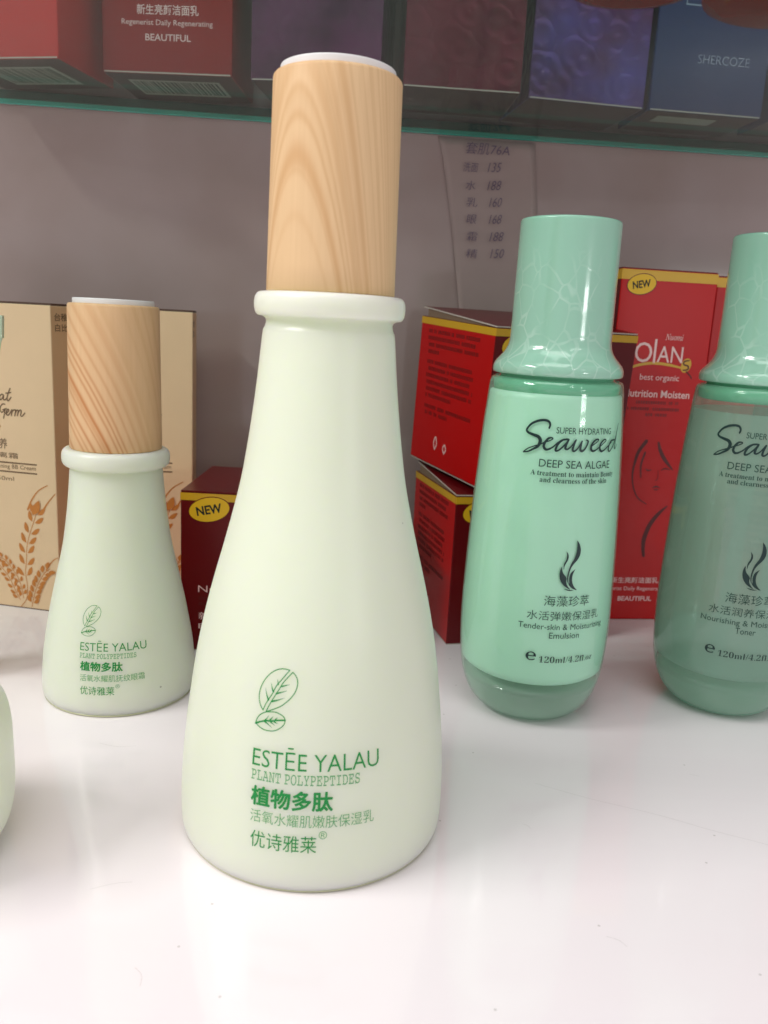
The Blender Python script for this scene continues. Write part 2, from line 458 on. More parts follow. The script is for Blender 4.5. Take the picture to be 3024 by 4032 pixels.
def interp(prof, z):
    for (r0, z0), (r1, z1) in zip(prof, prof[1:]):
        if z0 <= z <= z1: return r0 + (r1 - r0) * (z - z0) / max(z1 - z0, 1e-6)
    return prof[-1][0]

class Wrap:
    """maps flat print (u mm, v mm) on to a body of revolution"""
    def __init__(self, prof, rref, phi0=0.0, eps=0.07):
        self.p = prof; self.r = rref; self.phi0 = phi0; self.eps = eps
    def __call__(self, u, v, lift=0.0):
        a = self.phi0 + u / self.r
        r = interp(self.p, v) + self.eps + lift
        return (r * MM * sin(a), -r * MM * cos(a), v * MM)

class Flat:
    """maps print on to a box face; face 'front' (y = 0), 'left' (x = 0), 'right' (x = w), 'top' """
    def __init__(self, face='front', w=0, eps=0.08, h=0):
        self.f = face; self.w = w; self.eps = eps; self.h = h
    def __call__(self, u, v, lift=0.0):
        e = self.eps + lift
        if self.f == 'front': return (u * MM, -e * MM, v * MM)
        if self.f == 'left': return (-e * MM, (self.w - u) * MM, v * MM)      # u runs from the back to the front corner
        if self.f == 'right': return ((self.w + e) * MM, u * MM, v * MM)
        if self.f == 'bottom': return (u * MM, v * MM, -e * MM)
        if self.f == 'wall': return (u * MM, -e * MM, v * MM)

_text_cache = {}
def text_geo(s, offset=0.0):
    key = (s, offset)
    if key in _text_cache: return _text_cache[key]
    c = bpy.data.curves.new('lettering_curve', 'FONT')
    c.body = s; c.size = 1; c.offset = offset; c.resolution_u = 3; c.fill_mode = 'FRONT'
    o = bpy.data.objects.new('lettering_curve', c)
    COL.objects.link(o)
    dg = bpy.context.evaluated_depsgraph_get()
    me = bpy.data.meshes.new_from_object(o.evaluated_get(dg))
    bm = bmesh.new(); bm.from_mesh(me)
    x0 = min(v.co.x for v in bm.verts); x1 = max(v.co.x for v in bm.verts)
    n = max(4, int((x1 - x0) * 1.2))
    for i in range(1, n):                       # cut so that long strokes follow the curved surface
        x = x0 + (x1 - x0) * i / n
        bmesh.ops.bisect_plane(bm, geom=bm.verts[:] + bm.edges[:] + bm.faces[:], plane_co=(x, 0, 0), plane_no=(1, 0, 0))
    V = [(v.co.x, v.co.y) for v in bm.verts]
    for i, v in enumerate(bm.verts): v.index = i
    F = [[v.index for v in f.verts] for f in bm.faces]
    bm.free(); bpy.data.meshes.remove(me)
    bpy.data.objects.remove(o); bpy.data.curves.remove(c)
    _text_cache[key] = (V, F)
    return V, F

def text(s, fmap, parent, u0, u1, v0, v1, mat, ref=None, offset=0.0, lift=0.0, slant=0.0, rot=0.0, name='lettering'):
    """ink runs from u0 to u1; the ink (or the ink of ref) from v0 to v1"""
    V, F = text_geo(s, offset)
    xs = [v[0] for v in V]; xa, xb = min(xs), max(xs)
    R = text_geo(ref, offset)[0] if ref else V
    ya, yb = min(v[1] for v in R), max(v[1] for v in R)
    cu, cv = (u0 + u1) / 2, (v0 + v1) / 2
    out = []
    for x, y in V:
        u = u0 + (x - xa) / (xb - xa) * (u1 - u0)
        v = v0 + (y - ya) / (yb - ya) * (v1 - v0)
        u += (v - v0) * slant
        if rot:
            du, dv = u - cu, v - cv
            u, v = cu + du * cos(rot) - dv * sin(rot), cv + du * sin(rot) + dv * cos(rot)
        out.append(fmap(u, v, lift))
    return mesh_obj(name, out, F, mat, parent)

def bold_text(s, fmap, parent, u0, u1, v0, v1, mat, grow, name='lettering'):
    """heavy strokes: the glyphs laid down a few times with tiny shifts, joined into one print"""
    V, F = text_geo(s, 0.0)
    xs = [v[0] for v in V]; ys = [v[1] for v in V]
    xa, xb, ya, yb = min(xs), max(xs), min(ys), max(ys)
    out = []; faces = []
    for k in range(9):
        a = 2 * pi * k / 8
        du, dv = (grow * cos(a), grow * sin(a)) if k < 8 else (0, 0)
        base = len(out)
        for x, y in V:
            out.append(fmap(u0 + grow + (x - xa) / (xb - xa) * (u1 - u0 - 2 * grow) + du, v0 + grow + (y - ya) / (yb - ya) * (v1 - v0 - 2 * grow) + dv, k * 0.004))
        faces += [[base + i for i in f] for f in F]
    return mesh_obj(name, out, faces, mat, parent)

def ribbons(strokes, fmap, parent, mat, name, n=6, lift=0.0):
    """strokes: lists of (u, v, half width)"""
    V = []; F = []
    for si, s in enumerate(strokes):
        P = catmull(s, n) if len(s) > 2 else list(s)
        base = len(V)
        for i, p in enumerate(P):
            a = P[max(i - 1, 0)]; b = P[min(i + 1, len(P) - 1)]
            du, dv = b[0] - a[0], b[1] - a[1]
            l = hypot(du, dv) or 1
            nu, nv = -dv / l * max(p[2], 0.01), du / l * max(p[2], 0.01)
            V.append(fmap(p[0] + nu, p[1] + nv, lift + si * 0.006))
            V.append(fmap(p[0] - nu, p[1] - nv, lift + si * 0.006))
        for i in range(len(P) - 1):
            k = base + 2 * i
            F.append((k, k + 1, k + 3, k + 2))
        for (e, sgn) in ((0, -1), (len(P) - 1, 1)):          # round ends
            p = P[e]; q = P[1] if e == 0 else P[-2]
            d = atan2(p[1] - q[1], p[0] - q[0])
            c = [len(V)]
            V.append(fmap(p[0], p[1], lift + si * 0.006))
            for k in range(7):
                t = d - pi / 2 + pi * k / 6
                c.append(len(V))
                V.append(fmap(p[0] + max(p[2], 0.01) * cos(t), p[1] + max(p[2], 0.01) * sin(t), lift + si * 0.006 + 0.002))
            for k in range(1, 7): F.append((c[0], c[k], c[k + 1]))
    return mesh_obj(name, V, F, mat, parent)

def blobs(polys, fmap, parent, mat, name, lift=0.0, smooth=3):
    from mathutils.geometry import tessellate_polygon
    V = []; F = []
    for pi_, p in enumerate(polys):
        p = [(q[0], q[1]) for q in p]
        if smooth: p = catmull(p + [p[0]], smooth)[:-1]
        base = len(V)
        V += [fmap(u, v, lift + pi_ * 0.005) for u, v in p]
        for t in tessellate_polygon([[Vector((u, v, 0)) for u, v in p]]):
            F.append(tuple(base + i for i in t))
    return mesh_obj(name, V, F, mat, parent)

def ellipse(cu, cv, a, b, rot=0.0, n=40):
    return [(cu + a * cos(t) * cos(rot) - b * sin(t) * sin(rot), cv + a * cos(t) * sin(rot) + b * sin(t) * cos(rot))
            for t in [2 * pi * i / n for i in range(n)]]

def microprint(rows, fmap, parent, mat, name='small_print', h=1.3, seed=1):
    """rows: (u0, u1, v): a line of print too small to read, as short separate marks"""
    rnd = random.Random(seed)
    V = []; F = []
    for u0, u1, v in rows:
        u = u0
        while u < u1:
            w = rnd.uniform(0.5, 1.1) * h * 0.75
            if rnd.random() < 0.9:
                for k in range(3):
                    a = u + rnd.uniform(0, .15); hh = h * 0.16; y = v + h * (0.1 + 0.36 * k)
                    b = len(V)
                    V += [fmap(a, y), fmap(min(a + w, u1 + .3), y), fmap(min(a + w, u1 + .3), y + hh), fmap(a, y + hh)]
                    F.append((b, b + 1, b + 2, b + 3))
                b = len(V); x = u + w * rnd.uniform(.3, .6)
                V += [fmap(x, v, 0.01), fmap(x + h * .16, v, 0.01), fmap(x + h * .16, v + h, 0.01), fmap(x, v + h, 0.01)]
                F.append((b, b + 1, b + 2, b + 3))
            u += w + h * 0.22
    return mesh_obj(name, V, F, mat, parent)

def slab(name, x0, x1, y0, y1, z0, z1, mat, parent, bev=0.0, mats=None, side_of=None, segs=2):
    """a box in mm with optional bevel; side_of maps face normals to material slots"""
    bm = bmesh.new()
    vs = [bm.verts.new((x * MM, y * MM, z * MM)) for z in (z0, z1) for y in (y0, y1) for x in (x0, x1)]
    for f in ((0, 2, 3, 1), (4, 5, 7, 6), (0, 1, 5, 4), (2, 6, 7, 3), (0, 4, 6, 2), (1, 3, 7, 5)):
        bm.faces.new([vs[i] for i in f])
    bmesh.ops.recalc_face_normals(bm, faces=bm.faces)
    if side_of:
        for f in bm.faces:
            f.material_index = side_of(f.normal)
    if bev:
        bmesh.ops.bevel(bm, geom=bm.edges[:], offset=bev * MM, segments=segs, affect='EDGES', profile=0.6)
    me = bpy.data.meshes.new(name); bm.to_mesh(me); bm.free()
    for mm in (mats or [mat]): me.materials.append(mm)
    o = bpy.data.objects.new(name, me); COL.objects.link(o)
    if parent: o.parent = parent
    return o

SEAWEED=[[[-5.582,106.721,0.287],[-5.37,107.736,0.328],[-5.78,108.703,0.369],[-6.725,109.12,0.41],[-8.085,109.078,0.41],[-9.651,108.677,0.41],[-11.407,107.734,0.369],[-12.545,106.433,0.328],[-12.959,105.377,0.328],[-12.208,104.664,0.369],[-10.511,104.161,0.451],[-8.856,103.646,0.533],[-8.129,102.701,0.574],[-8.163,101.684,0.533],[-8.761,100.499,0.451],[-10.242,99.44,0.328],[-11.764,98.545,0.266],[-13.27,98.229,0.225]],[[-13.279,98.296,0.184],[-11.871,99.534,0.184],[-9.894,100.497,0.184],[-7.944,101.299,0.205],[-6.677,101.999,0.205],[-5.189,102.617,0.184],[-4.146,103.257,0.184],[-4.402,103.642,0.246],[-5.481,103.38,0.348],[-6.461,102.064,0.389],[-6.772,100.685,0.41],[-6.134,99.795,0.41],[-5.152,99.878,0.328],[-3.703,100.823,0.246],[-2.503,102.141,0.205],[-1.046,103.172,0.225],[0.491,103.478,0.307],[1.066,103.349,0.246]],[[0.72,103.444,0.287],[-0.825,103.184,0.328],[-2.154,101.94,0.348],[-2.799,100.55,0.369],[-2.819,99.538,0.328],[-1.856,99.827,0.266],[-0.635,101.022,0.246],[0.572,102.543,0.246],[1.056,103.46,0.246]],[[1.066,103.349,0.287],[0.315,101.633,0.389],[0.193,100.461,0.369],[0.881,100.271,0.287],[2.039,101.265,0.225],[3.366,103.285,0.225]],[[3.48,103.333,0.287],[2.916,101.747,0.328],[2.589,100.165,0.369],[3.136,99.69,0.307],[4.184,100.552,0.246],[5.226,102.262,0.225],[5.636,103.167,0.246],[5.312,101.815,0.328],[5.208,100.24,0.41],[5.869,99.803,0.369],[6.837,100.603,0.287],[7.593,102.072,0.287],[7.76,103.085,0.287],[7.098,103.415,0.205]],[[8.834,101.132,0.184],[10.359,102.185,0.184],[11.699,103.072,0.184],[11.793,103.635,0.246],[10.586,103.423,0.307],[9.339,102.077,0.369],[9.009,100.614,0.41],[9.688,99.865,0.369],[10.822,100.079,0.266],[12.464,101.135,0.205]],[[12.464,101.135,0.184],[14.215,102.335,0.184],[15.3,103.208,0.184],[14.589,103.572,0.246],[13.097,102.48,0.307],[12.548,100.905,0.369],[13.195,99.754,0.369],[14.44,99.985,0.266],[16.047,101.013,0.205],[18.157,102.512,0.184]],[[20.036,103.209,0.225],[18.108,102.972,0.287],[16.915,101.43,0.307],[16.68,100.069,0.307],[17.301,99.532,0.246],[18.404,100.319,0.205],[19.931,102.18,0.205],[21.272,105.088,0.225],[22.545,108.446,0.164]],[[22.545,108.446,0.123],[21.175,104.634,0.184],[20.498,101.451,0.246],[20.561,100.176,0.184],[22.132,101.681,0.102]]]
FLAME=[[[7.147,70.116],[8.053,69.093],[8.71,67.608],[8.876,66.317],[8.66,64.856],[7.88,63.409],[6.801,62.145],[5.942,60.866],[5.405,59.392],[5.123,57.724],[5.131,56.236],[5.429,55.115],[5.105,55.492],[4.809,56.235],[4.669,57.723],[4.851,59.207],[5.108,60.504],[5.726,62.16],[6.648,63.804],[7.269,65.631],[7.416,67.277],[7.374,68.744]],[[3.669,66.337],[4.372,65.465],[4.603,64.368],[4.384,63.263],[3.825,62.155],[3.441,61.229],[3.273,60.027],[3.087,61.038],[3.208,62.147],[3.802,63.442],[3.984,64.545],[3.9,65.461]],[[2.655,61.306],[2.086,59.905],[1.963,58.237],[2.3,56.575],[3.062,55.291],[4.087,54.278],[5.291,53.53],[6.09,53.237],[5.229,54.185],[4.591,55.307],[4.468,56.236],[4.559,56.886],[4.139,57.723],[3.308,58.639],[2.799,59.739]],[[7.475,60.28],[6.278,59.381],[5.609,58.276],[5.424,56.791],[5.567,55.673],[5.455,55.04],[5.211,55.396],[5.676,54.552],[6.21,53.984],[7.262,53.299],[8.607,52.925],[7.598,53.942],[6.891,55.087],[6.524,56.403],[6.521,57.89],[6.886,59.183]],[[3.788,53.438],[4.935,53.253],[6.105,53.052],[7.395,52.922],[6.333,52.727],[5.164,52.84]]]
LEAF=[[[-4.438,56.381,0.114],[-5.526,56.523,0.114],[-6.783,56.45,0.114],[-8.016,56.028,0.114],[-9.333,55.141,0.114],[-10.492,53.908,0.114],[-11.285,52.564,0.114],[-11.852,50.949,0.114],[-11.979,49.271,0.114],[-11.649,47.78,0.114],[-11.141,46.841,0.114],[-10.611,46.161,0.114]],[[-10.611,46.161,0.114],[-10.193,47.326,0.114],[-9.707,48.339,0.114],[-9.06,49.476,0.114],[-8.461,50.494,0.114],[-8,51.569,0.114],[-7.429,52.649,0.114],[-6.518,53.764,0.114],[-5.406,55.188,0.114],[-4.438,56.381,0.114]],[[-3.617,55.958,0.114],[-2.785,55.23,0.114],[-2.27,54.175,0.114],[-2.236,52.885,0.114],[-2.678,51.459,0.114],[-3.557,50.072,0.114],[-4.777,48.822,0.114],[-6.121,47.739,0.114],[-7.605,46.919,0.114],[-8.902,46.305,0.114],[-9.727,45.98,0.114]],[[-9.727,45.98,0.114],[-9.404,46.839,0.114],[-8.827,48.069,0.114],[-8.041,49.527,0.114],[-7.348,50.758,0.114],[-6.484,52.271,0.114],[-6.105,53.016,0.114],[-5.102,54.324,0.114],[-3.617,55.958,0.114]],[[-9.404,48.801,0.229],[-9.904,49.851,0.132],[-10.455,51.493,0.026]],[[-8.271,50.931,0.229],[-8.674,51.675,0.132],[-9.072,52.92,0.026]],[[-7.158,52.784,0.194],[-7.298,53.267,0.106],[-7.454,53.997,0.026]],[[-8.529,48.58,0.229],[-7.103,49.046,0.15],[-5.279,49.79,0.026]],[[-7.447,50.59,0.211],[-6.362,50.986,0.141],[-4.757,51.565,0.026]],[[-6.222,52.451,0.194],[-5.405,52.695,0.132],[-4.221,53.096,0.026]],[[-12.23,42.878,0.114],[-11.924,43.985,0.114],[-11.195,44.964,0.114],[-9.994,45.757,0.114],[-8.658,46.087,0.114],[-7.104,46.167,0.114],[-5.759,45.733,0.114],[-5.022,45.206,0.114],[-4.769,44.618,0.114]],[[-12.219,42.776,0.114],[-11.15,42.062,0.114],[-9.85,41.585,0.114],[-8.287,41.547,0.114],[-6.997,41.854,0.114],[-5.76,42.646,0.114],[-4.966,43.568,0.114],[-4.755,44.416,0.114]],[[-12.212,42.727,0.246],[-10.927,43.353,0.194],[-9.594,43.807,0.194],[-8.258,43.929,0.194],[-6.746,44.313,0.194],[-4.736,44.6,0.194]],[[-9.826,43.87,0.211],[-9.415,44.357,0.106],[-8.919,45.166,0.026]],[[-8.5,44.203,0.211],[-8.146,44.62,0.106],[-7.796,45.086,0.026]],[[-7.14,44.463,0.176],[-6.937,44.7,0.106],[-6.687,44.99,0.035]],[[-9.798,43.566,0.229],[-8.967,43.091,0.123],[-7.972,42.425,0.026]],[[-8.238,43.674,0.211],[-7.772,43.387,0.106],[-7.304,43.048,0.026]],[[-7.369,43.861,0.194],[-6.918,43.702,0.106],[-6.473,43.557,0.026]]]
SCRIPT=[[[-23.78,94.18,0.27],[-24.84,94.27,0.27],[-25.97,93.25,0.27],[-26.36,91.5,0.27],[-25.63,90.51,0.27],[-24.42,91.29,0.27],[-23.89,92.19,0.27],[-24.19,90.27,0.27],[-24.79,87.98,0.27]],[[-25.08,91.67,0.27],[-23.89,92.1,0.27],[-23.2,92.32,0.27]],[[-23.71,90.09,0.27],[-22.71,90.72,0.27],[-21.98,91.63,0.27],[-22.34,92.13,0.27],[-23.05,91.47,0.27],[-23.33,89.99,0.27],[-22.48,89.44,0.27],[-21.36,90.56,0.27]],[[-21.36,90.56,0.27],[-20.41,92.0,0.27],[-20.57,90.7,0.27],[-20.84,89.39,0.27]],[[-20.68,90.52,0.27],[-19.95,91.6,0.27],[-19.25,92.08,0.27],[-18.78,91.77,0.27]],[[-18.57,92.05,0.27],[-18.84,90.65,0.27],[-19.14,89.42,0.27]],[[-18.94,90.47,0.27],[-18.1,91.82,0.27],[-17.42,91.95,0.27],[-17.48,90.75,0.27],[-17.83,89.6,0.27]],[[-17.63,90.56,0.27],[-16.65,92.01,0.27],[-15.88,91.98,0.27],[-16.04,90.68,0.27],[-16.27,89.8,0.27],[-15.52,89.51,0.27],[-14.1,90.99,0.27]],[[-24.25,98.09,0.27],[-25.2,98.54,0.27],[-26.33,97.26,0.27],[-26.01,96.09,0.27],[-25.11,96.58,0.27],[-24.26,98.0,0.27],[-24.44,96.45,0.27],[-23.58,96.16,0.27],[-22.56,97.26,0.27]],[[-20.9,101.3,0.27],[-21.77,99.45,0.27],[-22.57,96.92,0.27],[-22.05,95.84,0.27],[-20.61,97.48,0.27]],[[-23.04,99.11,0.27],[-20.6,99.53,0.27]]]


# ---------------------------------------------------------------- setting: counter, back wall, glass shelf
YAW_WALL = math.atan(0.08)
counter = slab("counter_top", -900, 900, -500, 700, -30, 0, M_TABLE, None, bev=1.0)
struct(counter)
CM = lambda u, v, lift=0.0: (u * MM, v * MM, (0.03 + lift) * MM)
M_SCRATCH = plain("fine_scratch", (0.52, 0.49, 0.49, 1), 0.4)
for pts in ([(51.4, 235.4), (66, 228.5), (85.1, 221.3), (99, 214.6), (111.9, 209.2), (126, 202)], [(44, 213), (45.5, 212.2), (46, 210.8)], [(57, 169), (59.5, 168), (61, 166)],
            [(-88, 246), (-82, 244.5), (-76, 245.5)], [(-48, 152), (-46, 150), (-45.4, 147)], [(103, 246), (106, 245)], [(-66, 176), (-61, 178.5), (-57, 179.4)]):
    ribbons([[(a_, b_, 0.045) for a_, b_ in pts]], CM, counter, M_SCRATCH, "scratch")
wall = slab("back_wall", -900, 900, 0, 20, 0.3, 700, M_WALL, None)
wall.location = (0, 0.4425, 0); wall.rotation_euler = (0, 0, YAW_WALL)
struct(wall)

upper = slab("added_shade_shelf", -900, 900, -215, 0, 480, 500, M_WHITE, None, bev=1.0)  # unseen upper shelf, added to shade the back wall and the shelf cartons
upper.location = (0, 0.4425, 0); upper.rotation_euler = (0, 0, YAW_WALL)
struct(upper)

shelf = thing("glass_shelf", "clear green glass shelf carrying dark cartons above the bottles", "glass shelf", (0, 0.4425, 0.230), YAW_WALL)
M_PANE = shell_mat("clear_shelf_glass", (0.86, 0.94, 0.91, 1), (0.10, 0.30, 0.25, 1), 0.02, 0.08, 1.22)
slab("pane", -620, 620, -205, -4.2, 0, 6, M_PANE, shelf, bev=0.3)
slab("back_edge", -620, 620, -4.0, -1.2, 0, 2.0, M_SHELFEDGE, shelf, bev=0.3)
slab("edge_core", -620, 620, -4.0, -1.4, 2.05, 5.9, M_EDGECORE, shelf, bev=0.3)

# ---------------------------------------------------------------- the price note on the wall
note = thing("price_note", "curled sheet of paper with handwritten prices stuck on the mauve wall", "note", (0, 0.4425, 0), YAW_WALL)
V = []; F = []
nx, nz = 14, 24
for j in range(nz + 1):
    v = 229.5 - 100.0 * j / nz
    l = 17 + 19 * (j / nz) ** 0.8
    r = 66 + 12 * (j / nz)
    for i in range(nx + 1):
        t = i / nx
        lift = 0.5 + 1.0 * (1 - t) ** 3 * (j / nz) + 0.25 * sin(j * 0.5) * (1 - t)
        V.append(((l + (r - l) * t) * MM, -lift * MM, v * MM))
for j in range(nz):
    for i in range(nx):
        a = j * (nx + 1) + i
        F.append((a, a + 1, a + nx + 2, a + nx + 1))
sheet = mesh_obj("sheet", V, F, M_PAPER, note, smooth=True)
so = sheet.modifiers.new("thickness", 'SOLIDIFY'); so.thickness = 0.0003; so.offset = 1
WM = Flat('wall', eps=2.6)
text("套肌76A", WM, note, 30.7, 53, 222.0, 227.5, M_PEN, slant=0.15, offset=-0.004)
rows = [("洗面", "135", 216, 30.2, 37.5, 42.5, 48.7), ("水", "188", 207.5, 32.0, 37.0, 43.0, 49.4), ("乳", "160", 199.6, 33.0, 38.5, 44.5, 50.5),
        ("眼", "168", 191.5, 33.8, 38.6, 45.0, 51.0), ("霜", "188", 183.2, 34.4, 39.4, 46.0, 52.6), ("精", "150", 175, 34.6, 40.2, 47.0, 53.6)]
for a, b_, z, a0, a1, b0, b1 in rows:
    text(a, WM, note, a0, a1, z - 2.4, z + 2.0, M_PEN, slant=0.1, offset=-0.006)
    text(b_, WM, note, b0, b1, z - 1.8, z + 2.6, M_PEN, slant=0.25, rot=0.06, offset=-0.006)

# ---------------------------------------------------------------- cream bottles with wooden caps
def smooth_prof(p, n=4):
    return [(max(a, 0.01), b) for a, b in catmull(p, n)]

BIG = [(33.2, 0.0), (34.6, 0.45), (35.4, 1.3), (35.95, 3.2), (36.15, 8), (36.0, 15), (35.6, 22), (34.7, 31.7), (33.5, 41.3), (32.1, 50.8), (30.3, 60.1),
       (28.0, 69.7), (25.6, 78.6), (23.3, 87.6), (21.3, 96.4), (19.85, 105.1), (18.65, 113.7), (17.65, 122.1), (16.85, 130.3), (16.45, 133.8), (16.0, 134.9),
       (15.8, 136.4), (16.6, 137.2), (17.9, 137.5), (18.55, 138.5), (18.75, 140.2), (18.55, 141.8), (17.9, 142.8), (16.8, 143.1), (15.0, 143.1)]
SMALL = [(24.8, 0.0), (26.0, 0.4), (26.7, 1.2), (27.1, 3.0), (27.15, 7), (26.8, 12), (25.9, 20), (23.75, 32.4), (21.3, 43.9), (18.8, 55.2), (17.15, 66.6), (16.2, 76),
         (15.8, 81.2), (15.6, 82.8), (15.9, 83.6), (17.2, 84.0), (18.0, 85.0), (18.25, 86.8), (18.05, 88.5), (17.3, 89.6), (16.2, 90.0), (14.5, 90.0)]

def cream_bottle(name, label, loc, P, cap_r0, cap_r1, cap_z0, cap_z1, disc_r, disc_z, wood, tilt):
    t = thing(name, label, "bottle", loc, 0.0, "cream bottles with wooden caps")
    prof = smooth_prof(P, 4)
    lathe("body", prof, M_FROST, t, 160)
    lathe("glass_foot", [(P[0][0] - 1.6, 0.02), (P[0][0] + 1.3, 0.06), (P[0][0] + 1.75, 0.3), (P[0][0] + 1.8, 0.75), (P[0][0] + 1.2, 0.85)], M_BASEGLASS, t, 128, close=False)
    e = 0.9
    cp = [(cap_r0 - 0.25, cap_z0), (cap_r0, cap_z0 + 0.3)]
    cp += [(cap_r0 + (cap_r1 - cap_r0) * k / 8, cap_z0 + 0.3 + (cap_z1 - e - cap_z0 - 0.3) * k / 8) for k in range(1, 9)]
    cp += [(cap_r1 - 0.12, cap_z1 - 0.5), (cap_r1 - 0.45, cap_z1 - 0.12), (cap_r1 - 1.0, cap_z1)]
    cap = lathe("wooden_cap", cp, wood, t, 128)
    lathe("top_disc", rounded(disc_r, cap_z1 - 0.3, disc_r, disc_z, 0.25), M_WHITE, cap, 96)
    return t, prof

big, bprof = cream_bottle("lotion_bottle", "tall cream bottle with wooden cap and green print, in front on the white counter",
                          (-0.01605, 0.2134, 0), BIG, 15.85, 15.25, 143.15, 192.3, 13.6, 194.1, M_WOOD_BIG, 0)
small, sprof = cream_bottle("lotion_bottle", "small cream bottle with swirly grained wooden cap, standing left before the cream cartons",
                            (-0.0951, 0.2898, 0), SMALL, 15.55, 15.0, 90.05, 138.7, 13.3, 140.4, M_WOOD_SMALL, 0)

def print_cream(t, prof, d):
    for s, phiL, phiR, zb, zt, mat, off, ref, r in d:
        if off == 0.028:
            bold_text(s, Wrap(prof, r), t, phiL * r, phiR * r, zb, zt, mat, (zt - zb) * 0.028)
            continue
        text(s, Wrap(prof, r), t, phiL * r, phiR * r, zb, zt, mat, ref=ref, offset=off)

print_cream(big, bprof, [
    ("ESTĒE YALAU", -0.361, 0.546, 32.6, 36.7, M_GREENINK, -0.004, "E", 34.6),
    ("𝙿𝙻𝙰𝙽𝚃 𝙿𝙾𝙻𝚈𝙿𝙴𝙿𝚃𝙸𝙳𝙴𝚂", -0.361, 0.400, 29.1, 31.6, M_GREENINK2, 0.0, "𝙿", 35.0),
    ("植物多肽", -0.354, 0.215, 22.7, 27.7, M_GREENINK, 0.028, None, 35.5),
    ("活氧水耀肌嫩肤保湿乳", -0.350, 0.507, 18.5, 21.7, M_GREENINK2, -0.004, None, 35.7),
    ("优诗雅莱", -0.342, 0.112, 11.9, 16.3, M_GREENINK, 0.0, None, 36.0),
    ("®", 0.125, 0.181, 15.6, 17.7, M_GREENINK2, 0.0, None, 35.9)])
print_cream(small, sprof, [
    ("ESTĒE YALAU", -0.221, 0.669, 23.8, 26.5, M_GREENINK, -0.004, "E", 25.3),
    ("𝙿𝙻𝙰𝙽𝚃 𝙿𝙾𝙻𝚈𝙿𝙴𝙿𝚃𝙸𝙳𝙴𝚂", -0.219, 0.523, 21.3, 22.95, M_GREENINK2, 0.004, "𝙿", 25.6),
    ("植物多肽", -0.206, 0.344, 16.9, 20.2, M_GREENINK, 0.028, None, 26.2),
    ("活氧水耀肌抚纹眼霜", -0.202, 0.618, 13.3, 15.7, M_GREENINK2, 0.0, None, 26.6),
    ("优诗雅莱", -0.196, 0.238, 8.6, 11.6, M_GREENINK, 0.0, None, 27.1),
    ("®", 0.25, 0.305, 11.0, 12.4, M_GREENINK2, 0.0, None, 27.0)])
ribbons(LEAF, Wrap(bprof, 34.0), big, M_GREENINK, "leaf_emblem")
k = 10.35 / 15.0
ribbons([[(-5.3 + (u + 12.23) * 0.655, 28.8 + (v - 41.55) * k, w * 0.7) for u, v, w in s] for s in LEAF],
        Wrap(sprof, 24.4), small, M_GREENINK, "leaf_emblem")

# the squat jar of the same set, cut by the left edge
jar = thing("cream_jar", "squat round shouldered cream jar with wooden lid at the left edge", "jar", (-0.1192, 0.1874, 0))
JP = smooth_prof([(18, 0), (21, 0.5), (24.6, 3.2), (27.0, 8), (28.0, 15), (28.0, 24), (27.8, 32), (26.6, 38), (23.6, 42.6), (20.5, 44.6), (18.5, 45.5)], 4)
lathe("body", JP, M_FROST, jar, 128)
lathe("lid", rounded(19, 45.6, 18.8, 60, 0.7), M_WOOD_SMALL, jar, 96)

# ---------------------------------------------------------------- green seaweed bottles
GP = smooth_prof([(13.5, 0.0), (16.5, 0.5), (19.2, 2.2), (21.6, 4.8), (23.6, 8.4), (25.1, 13), (26.1, 18.5), (26.8, 27), (27.05, 37), (26.85, 49), (26.5, 60.7), (26.05, 72),
                  (25.5, 83.5), (24.85, 94.7), (24.15, 105.7), (23.35, 115), (22.95, 119.5), (22.4, 121.2), (21.2, 121.9)], 4)
CAPP = smooth_prof([(20.6, 122.9), (21.8, 123.0), (22.25, 123.8), (22.2, 125.4), (21.5, 126.9), (20.3, 128.3), (18.9, 130.0), (17.9, 131.8), (17.35, 134), (17.2, 138),
                    (17.1, 145), (17.0, 155), (16.9, 165), (16.85, 171.5), (16.75, 173.2), (16.2, 173.75), (15.0, 173.8)], 4)

def seaweed_bottle(name, label, loc, phi0, filled, lines, flame_phi):
    t = thing(name, label, "bottle", loc, 0, "green seaweed bottles")
    lathe("glass_shell", GP, M_SHELL if filled else M_SHELL2, t, 160, close=False)
    inner = [(r - 0.55, z) for r, z in GP if 18.2 < z < 117.0]
    inner = [(0.5, 15.0), (inner[0][0] - 9, 15.2), (inner[0][0] - 4.5, 15.9), (inner[0][0] - 1.8, 17.1)] + inner
    if filled:
        inner += [(inner[-1][0] - 1.0, 117.6)]
        lathe("lotion", inner, M_LOTION, t, 128)
    else:
        inner = [q for q in inner if q[1] < 113.5]
        lathe("toner", inner, M_TONER, t, 128, close=False)
        dip = lathe("dip_tube", [(2.6, 8 + 8 * k) for k in range(14)], M_DIP, t, 32, close=False)
        dip.location = (-0.003, 0.0, 0.008); dip.rotation_euler = (0, radians(2.0), 0)
    lathe("glass_base", [(0.5, 0.4)] + [(r - 0.5, z + 0.3) for r, z in GP if z < 14.0] + [(22.0, 14.4), (0.5, 14.5)], M_THICK, t, 128, close=False)
    lathe("neck_ring", [(20.6, 116.6), (21.9, 117.2), (22.0, 120.9), (20.4, 121.5), (19.6, 121.9), (19.6, 123.1)], M_RING, t, 128, close=False)
    lathe("cap", CAPP, M_CAP, t, 160)
    ribbons(SEAWEED, Wrap(GP, 24.4, phi0), t, M_DARKINK, "seaweed_script")
    blobs(FLAME, Wrap(GP, 26.6, phi0), t, M_DARKINK, "seaweed_emblem")
    for s, a, b_, zb, zt, mat, off, ref, r in lines:
        text(s, Wrap(GP, r, phi0), t, a * r, b_ * r, zb, zt, mat, ref=ref, offset=off)
    return t

